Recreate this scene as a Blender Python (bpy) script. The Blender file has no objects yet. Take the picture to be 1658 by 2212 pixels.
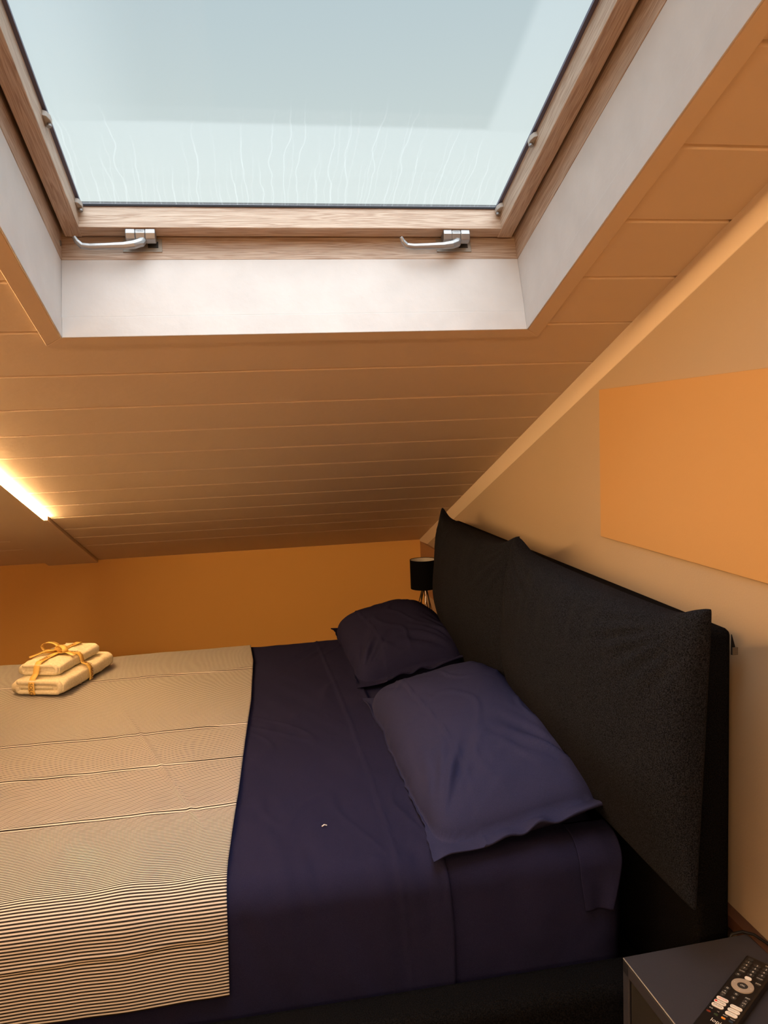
import bpy, bmesh, math, random
from mathutils import Vector, Matrix, noise
random.seed(7)
PI = math.pi
C = bpy.context.scene.collection
sc = bpy.context.scene

# ------------------------------------------------------------------ camera
TH = 0.32883586                       # roof pitch
cam_d = bpy.data.cameras.new('camera'); cam = bpy.data.objects.new('camera', cam_d); C.objects.link(cam)
R0 = (0.98461557, -0.17028644, -0.03917542)
R1 = (-0.0560757, -0.09559731, -0.99383936)
R2 = (0.1654923, 0.98074649, -0.10367553)
cam.matrix_world = Matrix(((R0[0], -R1[0], -R2[0], -0.8), (R0[1], -R1[1], -R2[1], 0.0), (R0[2], -R1[2], -R2[2], 1.35), (0, 0, 0, 1)))
cam_d.sensor_fit = 'HORIZONTAL'; cam_d.sensor_width = 36; cam_d.lens = 36 * 1695.1875 / 1658
cam_d.clip_start = 0.02
sc.camera = cam
sc.view_settings.view_transform = 'Standard'; sc.view_settings.look = 'None'
sc.view_settings.exposure = 0.0; sc.view_settings.gamma = 1.0; sc.view_settings.use_curve_mapping = False

# ------------------------------------------------------------------ sky
w = bpy.data.worlds.new('sky'); sc.world = w; w.use_nodes = True
nt = w.node_tree; nt.nodes.clear()
wo = nt.nodes.new('ShaderNodeOutputWorld'); bg = nt.nodes.new('ShaderNodeBackground')
tc = nt.nodes.new('ShaderNodeTexCoord'); sx = nt.nodes.new('ShaderNodeSeparateXYZ')
nt.links.new(tc.outputs['Generated'], sx.inputs[0])
rz = nt.nodes.new('ShaderNodeValToRGB')          # colour with height: pale at the horizon, blue-grey higher up
rz.color_ramp.elements[0].position = 0.0; rz.color_ramp.elements[0].color = (0.74, 0.79, 0.75, 1)
rz.color_ramp.elements[1].position = 0.62; rz.color_ramp.elements[1].color = (0.37, 0.54, 0.65, 1)
e = rz.color_ramp.elements.new(0.30); e.color = (0.66, 0.74, 0.72, 1)
nt.links.new(sx.outputs['Z'], rz.inputs[0])
# the overcast sky is brightest high up, a little behind the ridge, where the veiled sun stands
SKY_K = 10.0
dt = nt.nodes.new('ShaderNodeVectorMath'); dt.operation = 'DOT_PRODUCT'; dt.inputs[1].default_value = (0.05, -0.34, 0.94)
pw = nt.nodes.new('ShaderNodeMath'); pw.operation = 'POWER'; pw.inputs[1].default_value = 5.0; pw.use_clamp = False
cl = nt.nodes.new('ShaderNodeMath'); cl.operation = 'MAXIMUM'; cl.inputs[1].default_value = 0.0
mp = nt.nodes.new('ShaderNodeMath'); mp.operation = 'MULTIPLY_ADD'; mp.inputs[1].default_value = SKY_K; mp.inputs[2].default_value = 0.95
nt.links.new(tc.outputs['Generated'], dt.inputs[0]); nt.links.new(dt.outputs['Value'], cl.inputs[0]); nt.links.new(cl.outputs[0], pw.inputs[0]); nt.links.new(pw.outputs[0], mp.inputs[0])
mc = nt.nodes.new('ShaderNodeMix'); mc.data_type = 'RGBA'; mc.inputs['B'].default_value = (0.60, 0.615, 0.63, 1)
nt.links.new(cl.outputs[0], mc.inputs['Factor']); nt.links.new(rz.outputs[0], mc.inputs['A']); nt.links.new(mc.outputs['Result'], bg.inputs['Color']); nt.links.new(mp.outputs[0], bg.inputs['Strength'])
nt.links.new(bg.outputs[0], wo.inputs[0])

# ------------------------------------------------------------------ added fill lights (out of view)
def area(name, loc, rot, size, sy, power, col):
    l = bpy.data.lights.new(name, 'AREA'); l.shape = 'RECTANGLE'; l.size = size; l.size_y = sy
    l.energy = power; l.color = col
    o = bpy.data.objects.new(name, l); C.objects.link(o); o.location = loc; o.rotation_euler = rot
    return o
# added warm fill strips flush with the ceiling, unseen
FR = Matrix.Translation((0.0, 3.662, 0.816)) @ Matrix.Rotation(-TH, 4, 'X')
for nm, x_, u_, ln, pw_ in (('ceiling_fill', -3.5, -2.6, 4.0, 33), ('ceiling_fill', -1.2, -4.6, 1.2, 9)):
    l_ = area(nm, (0, 0, 0), (0, 0, 0), 0.03 if ln > 2 else 1.6, ln if ln > 2 else 0.03, pw_, (1.0, 0.62, 0.30))
    l_.matrix_world = FR @ Matrix.Translation((x_, u_, -0.004))
l_ = area('rear_fill', (0, 0, 0), (0, 0, 0), 1.6, 0.2, 23.0, (1.0, 0.62, 0.33))      # added warm fill from behind the camera, no lamp seen there
l_.matrix_world = FR @ Matrix.Translation((-1.6, -5.2, -0.65)) @ Matrix.Rotation(math.radians(-90), 4, 'X') @ Matrix.Rotation(math.radians(180), 4, 'X')
LED_STRENGTH = 265.0

# ------------------------------------------------------------------ helpers
CO = Vector((0.0, 3.662, 0.816))
RM = Matrix.Translation(CO) @ Matrix.Rotation(-TH, 4, 'X')     # roof frame: x, u (down the slope), w (out of the room)

class MB:
    def __init__(s): s.v = []; s.f = []
    def box(s, x0, x1, y0, y1, z0, z1):
        n = len(s.v)
        s.v += [(x, y, z) for z in (z0, z1) for y in (y0, y1) for x in (x0, x1)]
        s.f += [tuple(n + i for i in q) for q in ((0, 2, 3, 1), (4, 5, 7, 6), (0, 1, 5, 4), (2, 6, 7, 3), (0, 4, 6, 2), (1, 3, 7, 5))]
        return s
    def prism(s, poly, axis, a, b):
        # poly: 2d points in the two other axes (ccw not required)
        n = len(s.v); k = len(poly)
        for t in (a, b):
            for p, q in poly:
                s.v.append({'x': (t, p, q), 'y': (p, t, q), 'z': (p, q, t)}[axis])
        s.f.append(tuple(n + i for i in range(k))[::-1]); s.f.append(tuple(n + k + i for i in range(k)))
        for i in range(k):
            j = (i + 1) % k; s.f.append((n + i, n + j, n + k + j, n + k + i))
        return s
    def tube(s, pts, rad, seg=10, flat=1.0, up=None):
        pts = [Vector(p) for p in pts]; n0 = len(s.v)
        rr = rad if isinstance(rad, (list, tuple)) else [rad] * len(pts)
        ref = Vector(up) if up else Vector((0.13, 0.31, 0.94))
        for i, p in enumerate(pts):
            t = (pts[min(i + 1, len(pts) - 1)] - pts[max(i - 1, 0)]).normalized()
            a = ref.cross(t).normalized(); b = t.cross(a)
            for k in range(seg):
                an = 2 * PI * k / seg
                s.v.append(tuple(p + a * math.cos(an) * rr[i] + b * math.sin(an) * rr[i] * flat))
        for i in range(len(pts) - 1):
            for k in range(seg):
                k2 = (k + 1) % seg
                s.f.append((n0 + i * seg + k, n0 + i * seg + k2, n0 + (i + 1) * seg + k2, n0 + (i + 1) * seg + k))
        s.f.append(tuple(n0 + k for k in range(seg))[::-1]); s.f.append(tuple(n0 + (len(pts) - 1) * seg + k for k in range(seg)))
        return s
    def lathe(s, prof, seg=32, c=(0, 0, 0), closed=False):
        n0 = len(s.v)
        for r, z in prof:
            for k in range(seg):
                an = 2 * PI * k / seg; s.v.append((c[0] + r * math.cos(an), c[1] + r * math.sin(an), c[2] + z))
        m = len(prof)
        for i in range(m if closed else m - 1):
            i2 = (i + 1) % m
            for k in range(seg):
                k2 = (k + 1) % seg; s.f.append((n0 + i * seg + k, n0 + i * seg + k2, n0 + i2 * seg + k2, n0 + i2 * seg + k))
        if not closed:
            s.f.append(tuple(n0 + k for k in range(seg))[::-1]); s.f.append(tuple(n0 + (m - 1) * seg + k for k in range(seg)))
        return s
    def build(s, name, mat, parent=None, smooth=False, bevel=0, bseg=2, mw=None, fix=True):
        me = bpy.data.meshes.new(name); me.from_pydata([tuple(v) for v in s.v], [], s.f); me.update()
        if fix:
            bm = bmesh.new(); bm.from_mesh(me); bmesh.ops.recalc_face_normals(bm, faces=bm.faces); bm.to_mesh(me); bm.free()
        o = bpy.data.objects.new(name, me); C.objects.link(o); me.materials.append(mat)
        if parent: o.parent = parent
        if mw is not None: o.matrix_world = mw
        if bevel:
            b = o.modifiers.new('bevel', 'BEVEL'); b.width = bevel; b.segments = bseg; b.limit_method = 'ANGLE'; b.angle_limit = 0.6
            b.harden_normals = False
        if smooth:
            for p in me.polygons: p.use_smooth = True
        return o

def empty(name, loc=(0, 0, 0), mw=None):
    o = bpy.data.objects.new(name, None); C.objects.link(o); o.empty_display_size = 0.1
    if mw is not None: o.matrix_world = mw
    else: o.location = loc
    return o
def tag(o, label, cat, group=None):
    o['label'] = label; o['category'] = cat
    if group: o['group'] = group
    return o
def struct(o): o['kind'] = 'structure'; return o
def sstep(a, b, x):
    t = max(0.0, min(1.0, (x - a) / (b - a))); return t * t * (3 - 2 * t)
def nz(x, y, z=0.0): return noise.noise(Vector((x, y, z)))
def text_mb(txt, size, font_scale=(1, 1), depth=0.0):
    cu = bpy.data.curves.new('lettering', 'FONT'); cu.body = txt; cu.size = size; cu.align_x = 'CENTER'; cu.align_y = 'CENTER'
    cu.resolution_u = 3
    ob = bpy.data.objects.new('lettering_source', cu); C.objects.link(ob)
    dg = bpy.context.evaluated_depsgraph_get(); dg.update()
    me = bpy.data.meshes.new_from_object(ob.evaluated_get(dg))
    v = [(p.co.x * font_scale[0], p.co.y * font_scale[1], p.co.z) for p in me.vertices]
    f = [tuple(p.vertices) for p in me.polygons]
    bpy.data.objects.remove(ob); bpy.data.curves.remove(cu); bpy.data.meshes.remove(me)
    return v, f

# ------------------------------------------------------------------ materials
def new_mat(name):
    m = bpy.data.materials.new(name); m.use_nodes = True
    return m, m.node_tree, m.node_tree.nodes['Principled BSDF']
def N(nt, t, **kw):
    n = nt.nodes.new(t)
    for k, v in kw.items(): setattr(n, k, v)
    return n
def simple(name, col, rough=0.6, metal=0.0, spec=0.5, bump=0.0, bscale=200, var=0.0, vscale=3.0, sheen=0.0, emit=None, est=0):
    m, nt, b = new_mat(name)
    b.inputs['Base Color'].default_value = (*col, 1); b.inputs['Roughness'].default_value = rough
    b.inputs['Metallic'].default_value = metal; b.inputs['Specular IOR Level'].default_value = spec
    if sheen: b.inputs['Sheen Weight'].default_value = sheen
    t = N(nt, 'ShaderNodeTexCoord')
    if var:
        n = N(nt, 'ShaderNodeTexNoise'); n.inputs['Scale'].default_value = vscale; n.inputs['Detail'].default_value = 6
        r = N(nt, 'ShaderNodeValToRGB'); r.color_ramp.elements[0].position = 0.3; r.color_ramp.elements[1].position = 0.7
        r.color_ramp.elements[0].color = (*[c * (1 - var) for c in col], 1); r.color_ramp.elements[1].color = (*[min(1, c * (1 + var)) for c in col], 1)
        nt.links.new(t.outputs['Object'], n.inputs['Vector']); nt.links.new(n.outputs[0], r.inputs[0]); nt.links.new(r.outputs[0], b.inputs['Base Color'])
    if bump:
        n = N(nt, 'ShaderNodeTexNoise'); n.inputs['Scale'].default_value = bscale; n.inputs['Detail'].default_value = 4
        bp = N(nt, 'ShaderNodeBump'); bp.inputs['Strength'].default_value = bump; bp.inputs['Distance'].default_value = 0.002
        nt.links.new(t.outputs['Object'], n.inputs['Vector']); nt.links.new(n.outputs[0], bp.inputs['Height']); nt.links.new(bp.outputs[0], b.inputs['Normal'])
    if emit:
        b.inputs['Emission Color'].default_value = (*emit, 1); b.inputs['Emission Strength'].default_value = est
    return m
PAINT = (0.45, 0.345, 0.235)
M_wall = simple('wall_paint', PAINT, 0.85, bump=0.25, bscale=260, spec=0.2)
M_ceil = simple('ceiling_paint', (0.76, 0.63, 0.48), 0.7, bump=0.25, bscale=60, spec=0.3)
M_back = simple('back_wall_ochre', (0.80, 0.45, 0.13), 0.85, bump=0.25, bscale=260, spec=0.2)  # back wall set brighter and more orange than the other walls
M_shaded = simple('shaded_face_brown', (0.36, 0.19, 0.09), 0.7)
M_art = simple('orange_panel_paint', (0.54, 0.32, 0.13), 0.75, bump=0.1, bscale=300, spec=0.2)
M_floor = simple('floor_wood', (0.42, 0.28, 0.17), 0.45, var=0.2, vscale=6)
M_white = simple('white_reveal_paint', (0.66, 0.65, 0.64), 0.55, bump=0.35, bscale=40, var=0.05, vscale=14)
M_black = simple('black_rubber', (0.006, 0.006, 0.008), 0.5, spec=0.2)
M_gasket = simple('grey_gasket', (0.10, 0.10, 0.17), 0.35)
M_metal = simple('brushed_metal', (0.36, 0.36, 0.365), 0.42, metal=0.9, bump=0.1, bscale=600)
M_plate = simple('grey_plate', (0.36, 0.34, 0.30), 0.5, metal=0.3)
M_clip = simple('grey_plastic', (0.42, 0.40, 0.37), 0.45)
M_dark = simple('dark_print', (0.03, 0.03, 0.03), 0.6)
M_stand = simple('graphite_metal', (0.036, 0.037, 0.050), 0.42, spec=0.35, bump=0.15, bscale=900)
M_door = simple('glossy_graphite_metal', (0.030, 0.029, 0.028), 0.22)
M_edge = simple('edge_highlight_metal', (0.35, 0.34, 0.33), 0.35, metal=0.4)
M_remote = simple('remote_black_plastic', (0.012, 0.010, 0.010), 0.32)
M_ring = simple('remote_ring', (0.36, 0.31, 0.27), 0.4)
M_btn = simple('remote_button_rubber', (0.03, 0.028, 0.028), 0.5)
M_wbtn = simple('remote_white_key', (0.85, 0.82, 0.80), 0.4)
M_txtw = simple('white_print', (0.8, 0.78, 0.75), 0.5)
M_red = simple('red_print', (0.75, 0.04, 0.03), 0.5)
M_blue = simple('pale_blue_print', (0.25, 0.40, 0.45), 0.5)
M_amber = simple('amber_mark', (0.75, 0.30, 0.05), 0.5)
M_shade = simple('black_lamp_shade', (0.004, 0.004, 0.005), 0.95, spec=0.03)
M_shadein = simple('shade_lining', (0.55, 0.52, 0.48), 0.8)
M_chrome = simple('chrome', (0.75, 0.73, 0.72), 0.12, metal=1.0)
M_led = simple('led_diffuser', (0.9, 0.8, 0.6), 0.5, emit=(1.0, 0.60, 0.27), est=LED_STRENGTH)
M_trunk = simple('dark_brown_trunking', (0.075, 0.032, 0.018), 0.5)
M_tagc = simple('care_tag_cloth', (0.10, 0.08, 0.06), 0.8)
M_ribbon = simple('golden_ribbon', (0.95, 0.64, 0.17), 0.4)
M_print = simple('brown_print', (0.10, 0.035, 0.01), 0.6)
M_lint = simple('white_lint', (0.8, 0.8, 0.8), 0.9)

def wood(name, along):
    m, nt, b = new_mat(name)
    t = N(nt, 'ShaderNodeTexCoord'); mp = N(nt, 'ShaderNodeMapping')
    mp.inputs['Scale'].default_value = (1.2, 34, 34) if along == 'x' else (34, 1.2, 34)
    nt.links.new(t.outputs['Object'], mp.inputs['Vector'])
    n = N(nt, 'ShaderNodeTexNoise'); n.inputs['Scale'].default_value = 3.0; n.inputs['Detail'].default_value = 5; n.inputs['Distortion'].default_value = 0.6
    n2 = N(nt, 'ShaderNodeTexNoise'); n2.inputs['Scale'].default_value = 14.0; n2.inputs['Detail'].default_value = 3
    wv = N(nt, 'ShaderNodeMath', operation='SINE'); ml = N(nt, 'ShaderNodeMath', operation='MULTIPLY'); ml.inputs[1].default_value = 46
    nt.links.new(mp.outputs[0], n.inputs['Vector']); nt.links.new(mp.outputs[0], n2.inputs['Vector'])
    nt.links.new(n.outputs[0], ml.inputs[0]); nt.links.new(ml.outputs[0], wv.inputs[0])
    ad = N(nt, 'ShaderNodeMath', operation='MULTIPLY_ADD'); ad.inputs[1].default_value = 0.22; ad.inputs[2].default_value = 0.0
    nt.links.new(wv.outputs[0], ad.inputs[0])
    a2 = N(nt, 'ShaderNodeMath', operation='ADD'); nt.links.new(ad.outputs[0], a2.inputs[0]); nt.links.new(n2.outputs[0], a2.inputs[1])
    r = N(nt, 'ShaderNodeValToRGB'); r.color_ramp.elements[0].position = 0.15; r.color_ramp.elements[1].position = 0.75
    r.color_ramp.elements[0].color = (0.37, 0.245, 0.165, 1); r.color_ramp.elements[1].color = (0.58, 0.465, 0.365, 1)
    nt.links.new(a2.outputs[0], r.inputs[0]); nt.links.new(r.outputs[0], b.inputs['Base Color'])
    bp = N(nt, 'ShaderNodeBump'); bp.inputs['Strength'].default_value = 0.3; bp.inputs['Distance'].default_value = 0.001
    nt.links.new(a2.outputs[0], bp.inputs['Height']); nt.links.new(bp.outputs[0], b.inputs['Normal'])
    b.inputs['Roughness'].default_value = 0.42
    return m
M_woodx = wood('pine_grain_across', 'x'); M_woody = wood('pine_grain_down', 'y')

def fabric(name, c0, c1, scale, rough=0.95, spec=0.02, bump=0.3, sheen=0.0, crease=0.0):
    m, nt, b = new_mat(name)
    t = N(nt, 'ShaderNodeTexCoord')
    n = N(nt, 'ShaderNodeTexNoise'); n.inputs['Scale'].default_value = scale; n.inputs['Detail'].default_value = 3
    r = N(nt, 'ShaderNodeValToRGB'); r.color_ramp.elements[0].position = 0.38; r.color_ramp.elements[1].position = 0.66
    r.color_ramp.elements[0].color = (*c0, 1); r.color_ramp.elements[1].color = (*c1, 1)
    nt.links.new(t.outputs['Object'], n.inputs['Vector']); nt.links.new(n.outputs[0], r.inputs[0]); nt.links.new(r.outputs[0], b.inputs['Base Color'])
    bp = N(nt, 'ShaderNodeBump'); bp.inputs['Strength'].default_value = bump; bp.inputs['Distance'].default_value = 0.001
    nt.links.new(n.outputs[0], bp.inputs['Height'])
    if crease:
        n3 = N(nt, 'ShaderNodeTexNoise'); n3.inputs['Scale'].default_value = 9; n3.inputs['Detail'].default_value = 5; n3.inputs['Distortion'].default_value = 1.2
        nt.links.new(t.outputs['Object'], n3.inputs['Vector'])
        b2 = N(nt, 'ShaderNodeBump'); b2.inputs['Strength'].default_value = crease; b2.inputs['Distance'].default_value = 0.01
        nt.links.new(n3.outputs[0], b2.inputs['Height']); nt.links.new(bp.outputs[0], b2.inputs['Normal']); nt.links.new(b2.outputs[0], b.inputs['Normal'])
    else: nt.links.new(bp.outputs[0], b.inputs['Normal'])
    b.inputs['Roughness'].default_value = rough; b.inputs['Specular IOR Level'].default_value = spec
    if sheen: b.inputs['Sheen Weight'].default_value = sheen; b.inputs['Sheen Roughness'].default_value = 0.5
    return m
M_navy = fabric('navy_cotton', (0.015, 0.0155, 0.044), (0.019, 0.0195, 0.053), 700, crease=0.25)
M_navyp = fabric('navy_cotton_pillow', (0.024, 0.027, 0.070), (0.029, 0.032, 0.084), 700, crease=0.25)
M_char = fabric('charcoal_weave', (0.004, 0.0045, 0.006), (0.019, 0.021, 0.029), 560, bump=0.5)
M_frame = fabric('black_weave', (0.0025, 0.0025, 0.003), (0.009, 0.009, 0.010), 500, bump=0.4)
M_towel = fabric('cream_terry', (0.86, 0.78, 0.56), (0.95, 0.89, 0.68), 160, bump=1.0)

def stripes():
    m, nt, b = new_mat('striped_cotton')
    uv = N(nt, 'ShaderNodeUVMap'); sp = N(nt, 'ShaderNodeSeparateXYZ'); nt.links.new(uv.outputs[0], sp.inputs[0])
    ml = N(nt, 'ShaderNodeMath', operation='MULTIPLY'); ml.inputs[1].default_value = 2 * PI / 0.0057
    sn = N(nt, 'ShaderNodeMath', operation='SINE'); nt.links.new(sp.outputs['Y'], ml.inputs[0]); nt.links.new(ml.outputs[0], sn.inputs[0])
    r = N(nt, 'ShaderNodeValToRGB'); r.color_ramp.elements[0].position = 0.44; r.color_ramp.elements[1].position = 0.60
    r.color_ramp.elements[0].color = (0.03, 0.026, 0.024, 1); r.color_ramp.elements[1].color = (0.70, 0.67, 0.62, 1)
    mr = N(nt, 'ShaderNodeMapRange'); mr.inputs['From Min'].default_value = -1; mr.inputs['From Max'].default_value = 1
    nt.links.new(sn.outputs[0], mr.inputs['Value']); nt.links.new(mr.outputs[0], r.inputs[0]); nt.links.new(r.outputs[0], b.inputs['Base Color'])
    b.inputs['Roughness'].default_value = 0.9; b.inputs['Specular IOR Level'].default_value = 0.1
    return m
M_stripe = stripes()

def glass():
    m = bpy.data.materials.new('misted_glass'); m.use_nodes = True; nt = m.node_tree; nt.nodes.clear()
    out = N(nt, 'ShaderNodeOutputMaterial'); tr = N(nt, 'ShaderNodeBsdfTransparent'); tl = N(nt, 'ShaderNodeBsdfTranslucent')
    tl.inputs['Color'].default_value = (0.92, 0.95, 0.93, 1); tr.inputs['Color'].default_value = (0.97, 0.985, 0.98, 1)
    gl = N(nt, 'ShaderNodeBsdfGlossy'); gl.inputs['Roughness'].default_value = 0.05
    t = N(nt, 'ShaderNodeTexCoord'); sp = N(nt, 'ShaderNodeSeparateXYZ'); nt.links.new(t.outputs['Object'], sp.inputs[0])
    nw = N(nt, 'ShaderNodeTexNoise'); nw.inputs['Scale'].default_value = 6; nt.links.new(t.outputs['Object'], nw.inputs['Vector'])
    def mr(src, a, b, c, d, smooth=True):
        n = N(nt, 'ShaderNodeMapRange'); n.interpolation_type = 'SMOOTHSTEP' if smooth else 'LINEAR'
        n.inputs['From Min'].default_value = a; n.inputs['From Max'].default_value = b; n.inputs['To Min'].default_value = c; n.inputs['To Max'].default_value = d
        nt.links.new(src, n.inputs['Value']); return n.outputs[0]
    def mth(op, a, b):
        n = N(nt, 'ShaderNodeMath', operation=op)
        for i, x in enumerate((a, b)):
            if isinstance(x, (int, float)): n.inputs[i].default_value = x
            else: nt.links.new(x, n.inputs[i])
        return n.outputs[0]
    X = sp.outputs['X']; Y = sp.outputs['Y']
    # clearer field in the middle, mist along the lower and side margins
    low = mr(Y, -2.520, -2.506, 0.0, 1.0); low2 = mr(Y, -2.478, -2.470, 0.0, 0.25)
    rgt = mr(X, -0.372, -0.352, 0.0, 0.8); lft = mr(X, -1.06, -0.90, 0.8, 0.0)
    mist = mth('MAXIMUM', mth('MAXIMUM', low, rgt), lft); mist = mth('MINIMUM', mth('ADD', mist, low2), 1.0)
    # runs of water down the lower part
    def runs(freq, off, wid, amp):   # thin runs of water
        wob = N(nt, 'ShaderNodeTexNoise'); wob.inputs['Scale'].default_value = 7 + off; wob.inputs['Detail'].default_value = 2.5; nt.links.new(t.outputs['Object'], wob.inputs['Vector'])
        xx = mth('ADD', mth('ADD', mth('MULTIPLY', X, freq), mth('MULTIPLY', wob.outputs[0], 1.6)), off * 3.3)
        cell = mth('FLOOR', xx, 0); fr = mth('SUBTRACT', xx, cell)
        wn = N(nt, 'ShaderNodeTexWhiteNoise'); wn.noise_dimensions = '1D'; nt.links.new(cell, wn.inputs['W'])
        dx = mth('ABSOLUTE', mth('SUBTRACT', fr, mth('ADD', mth('MULTIPLY', wn.outputs['Value'], 0.5), 0.25)), 0)
        ln = mr(dx, 0.0, wid, 1.0, 0.0)
        start = mth('ADD', mth('MULTIPLY', wn.outputs['Value'], 0.22), -2.60)
        on = mr(mth('SUBTRACT', Y, start), 0.0, 0.12, 0.0, 1.0)
        return mth('MULTIPLY', mth('MULTIPLY', ln, on), amp)
    line = mth('ADD', runs(38, 1.0, 0.07, 1.0), runs(61, 4.0, 0.08, 0.6))
    fac = mth('ADD', mr(mist, 0, 1, 0.02, 0.13, False), mth('MULTIPLY', line, 0.085))
    m1 = N(nt, 'ShaderNodeMixShader'); nt.links.new(fac, m1.inputs[0]); nt.links.new(tr.outputs[0], m1.inputs[1]); nt.links.new(tl.outputs[0], m1.inputs[2])
    m2 = N(nt, 'ShaderNodeMixShader'); m2.inputs[0].default_value = 0.03; nt.links.new(m1.outputs[0], m2.inputs[1]); nt.links.new(gl.outputs[0], m2.inputs[2])
    nt.links.new(m2.outputs[0], out.inputs[0])
    return m
M_glass = glass()

# ------------------------------------------------------------------ room shell
XL, YB, YF = -4.4, 3.662, -1.6
zr = lambda y: 0.816 + (3.662 - y) * math.tan(TH)
struct(MB().box(XL, 0.0, YF, YB, -0.05, 0.0).build('floor', M_floor))
struct(MB().prism([(YF, 0), (YB, 0), (YB, zr(YB) + 0.04), (YF, zr(YF) + 0.04)], 'x', 0.0, 0.08).build('wall_right', M_wall))
struct(MB().prism([(YF, 0), (YB, 0), (YB, zr(YB) + 0.04), (YF, zr(YF) + 0.04)], 'x', XL - 0.08, XL).build('wall_left', M_wall))
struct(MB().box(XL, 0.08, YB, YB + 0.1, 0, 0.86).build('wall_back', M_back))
struct(MB().box(XL, 0.08, YF - 0.1, YF, 0, zr(YF) + 0.05).build('wall_front', M_wall))

# window opening in roof frame
OX0, OX1, OU1, OU0 = -1.122, -0.237, -2.254, -3.46
LEDX = -1.490
seams = [-0.335, -0.502, -0.66, -0.845, -1.013, -1.18, -1.354, -1.533, -1.707, -1.879, -2.066, -2.262, -2.440, -2.614, -2.787, -2.962]
while seams[-1] > -5.7: seams.append(seams[-1] - 0.175)
seams = [0.08] + seams
cb = MB()
def plank(x0, x1, ua, ub, w0):   # ua upslope, ub downslope
    cb.prism([(ua, w0 + 0.030), (ua, w0 + 0.009), (ua + 0.0085, w0), (ub - 0.0025, w0), (ub, w0 + 0.003), (ub, w0 + 0.030)], 'x', x0, x1)
for i in range(len(seams) - 1):
    ub, ua = seams[i], seams[i + 1]
    if ua < -5.65: break
    segs = [(LEDX, 0.0), (XL, -1.72)]
    if ub > OU0 and ua < OU1:
        lo, hi = max(ua, OU0), min(ub, OU1)
        plank(XL, -1.72, ua, ub, 0.004)
        plank(LEDX, OX0 - 0.02, ua, ub, 0.004); plank(OX1 + 0.02, 0.0, ua, ub, 0.004)
        if ub > OU1: plank(OX0 - 0.02, OX1 + 0.02, OU1 + 0.02, ub, 0.004)
        if ua < OU0: plank(OX0 - 0.02, OX1 + 0.02, ua, OU0 - 0.02, 0.004)
    else:
        for a, b in segs: plank(a, b, ua, ub, 0.004)
# roof deck above the boards
for a, b, c_, d in ((XL - .08, OX0 - .02, -5.7, .1), (OX1 + .02, .08, -5.7, .1), (OX0 - .02, OX1 + .02, OU1 + .02, .1), (OX0 - .02, OX1 + .02, -5.7, OU0 - .02)):
    cb.box(a, b, c_, d, 0.034, 0.07)
ceil = struct(cb.build('ceiling', M_ceil, mw=RM))
# flat board beside the light strip
tb = MB().box(-1.705, LEDX - 0.016, -5.6, -0.865, -0.008, 0.03).box(-1.705, LEDX - 0.004, -0.865, 0.02, -0.008, 0.03).box(-1.72, -1.705, -5.6, 0.0, 0.006, 0.03)
struct(tb.build('trim_1', M_ceil, mw=RM))
# batten along the right wall under the slope
struct(MB().prism([(-0.014, 0.004), (-0.0135, 0.001), (-0.001, -0.037), (0.0, -0.038), (0.0, 0.004)], 'y', -5.6, 0.0).build('trim_2', M_ceil, mw=RM))
# casing round the opening
t = MB(); TWD = 0.036
ix0, ix1, iu0, iu1 = OX0 - 0.0031, OX1 + 0.0031, OU0 - 0.0031, OU1 + 0.0031
ox0, ox1, ou0, ou1 = OX0 - TWD, OX1 + TWD, OU0 - TWD, OU1 + TWD
for quad in ([(ix0, iu0), (ix0, iu1), (ox0, ou1), (ox0, ou0)], [(ix1, iu1), (ix1, iu0), (ox1, ou0), (ox1, ou1)],
             [(ix0, iu1), (ix1, iu1), (ox1, ou1), (ox0, ou1)], [(ix1, iu0), (ix0, iu0), (ox0, ou0), (ox1, ou0)]):
    t.prism(quad, 'z', -0.004, 0.006)
struct(t.build('trim_3', M_ceil, mw=RM, bevel=0.0015))
# thin board at the far right corner; its brown stands in for a shaded face
struct(MB().box(-0.012, 0.0, 2.86, YB, 0.575, 0.812).build('trim_4', M_shaded))

# ------------------------------------------------------------------ roof window
W = struct(empty('window_1', mw=RM))
def ring(m, x0, x1, u0, u1, t_, w0, w1):
    m.box(x0 - t_, x0, u0 - t_, u1 + t_, w0, w1); m.box(x1, x1 + t_, u0 - t_, u1 + t_, w0, w1)
    m.box(x0, x1, u1, u1 + t_, w0, w1); m.box(x0, x1, u0 - t_, u0, w0, w1)
    return m
def wpart(mb, name, mat, **k):
    o = mb.build(name, mat, **k); o.parent = W; return o
m = MB(); ring(m, OX0, OX1, OU0, OU1, 0.0030, -0.0044, 0.012); ring(m, OX0, OX1, OU0, OU1, 0.018, 0.010, 0.036); ring(m, OX0 - 0.0012, OX1 + 0.0012, OU0 - 0.0012, OU1 + 0.0012, 0.016, 0.036, 0.153)
wpart(m, 'reveal_lining', M_white, bevel=0.001)
m = MB().box(OX0 - 0.04, OX1 + 0.04, OU1 + 0.001, OU1 + 0.045, 0.153, 0.247)
wpart(m, 'frame_rail', M_woodx, bevel=0.001)
m = MB().box(OX0 - 0.04, OX1 + 0.04, OU0 - 0.045, OU0, 0.153, 0.247)
wpart(m, 'frame_rail', M_woodx, bevel=0.001)
m = MB().box(OX0 - 0.04, OX0, OU0, OU1 + 0.001, 0.153, 0.247); wpart(m, 'frame_jamb', M_woody, bevel=0.001)
m = MB().box(OX1, OX1 + 0.04, OU0, OU1 + 0.001, 0.153, 0.247); wpart(m, 'frame_jamb', M_woody, bevel=0.001)
m = ring(MB(), OX0 + 0.034, OX1 - 0.034, OU0 + 0.034, OU1 - 0.032, 0.08, 0.2475, 0.254)
wpart(m, 'weather_cover', M_black)
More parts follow.
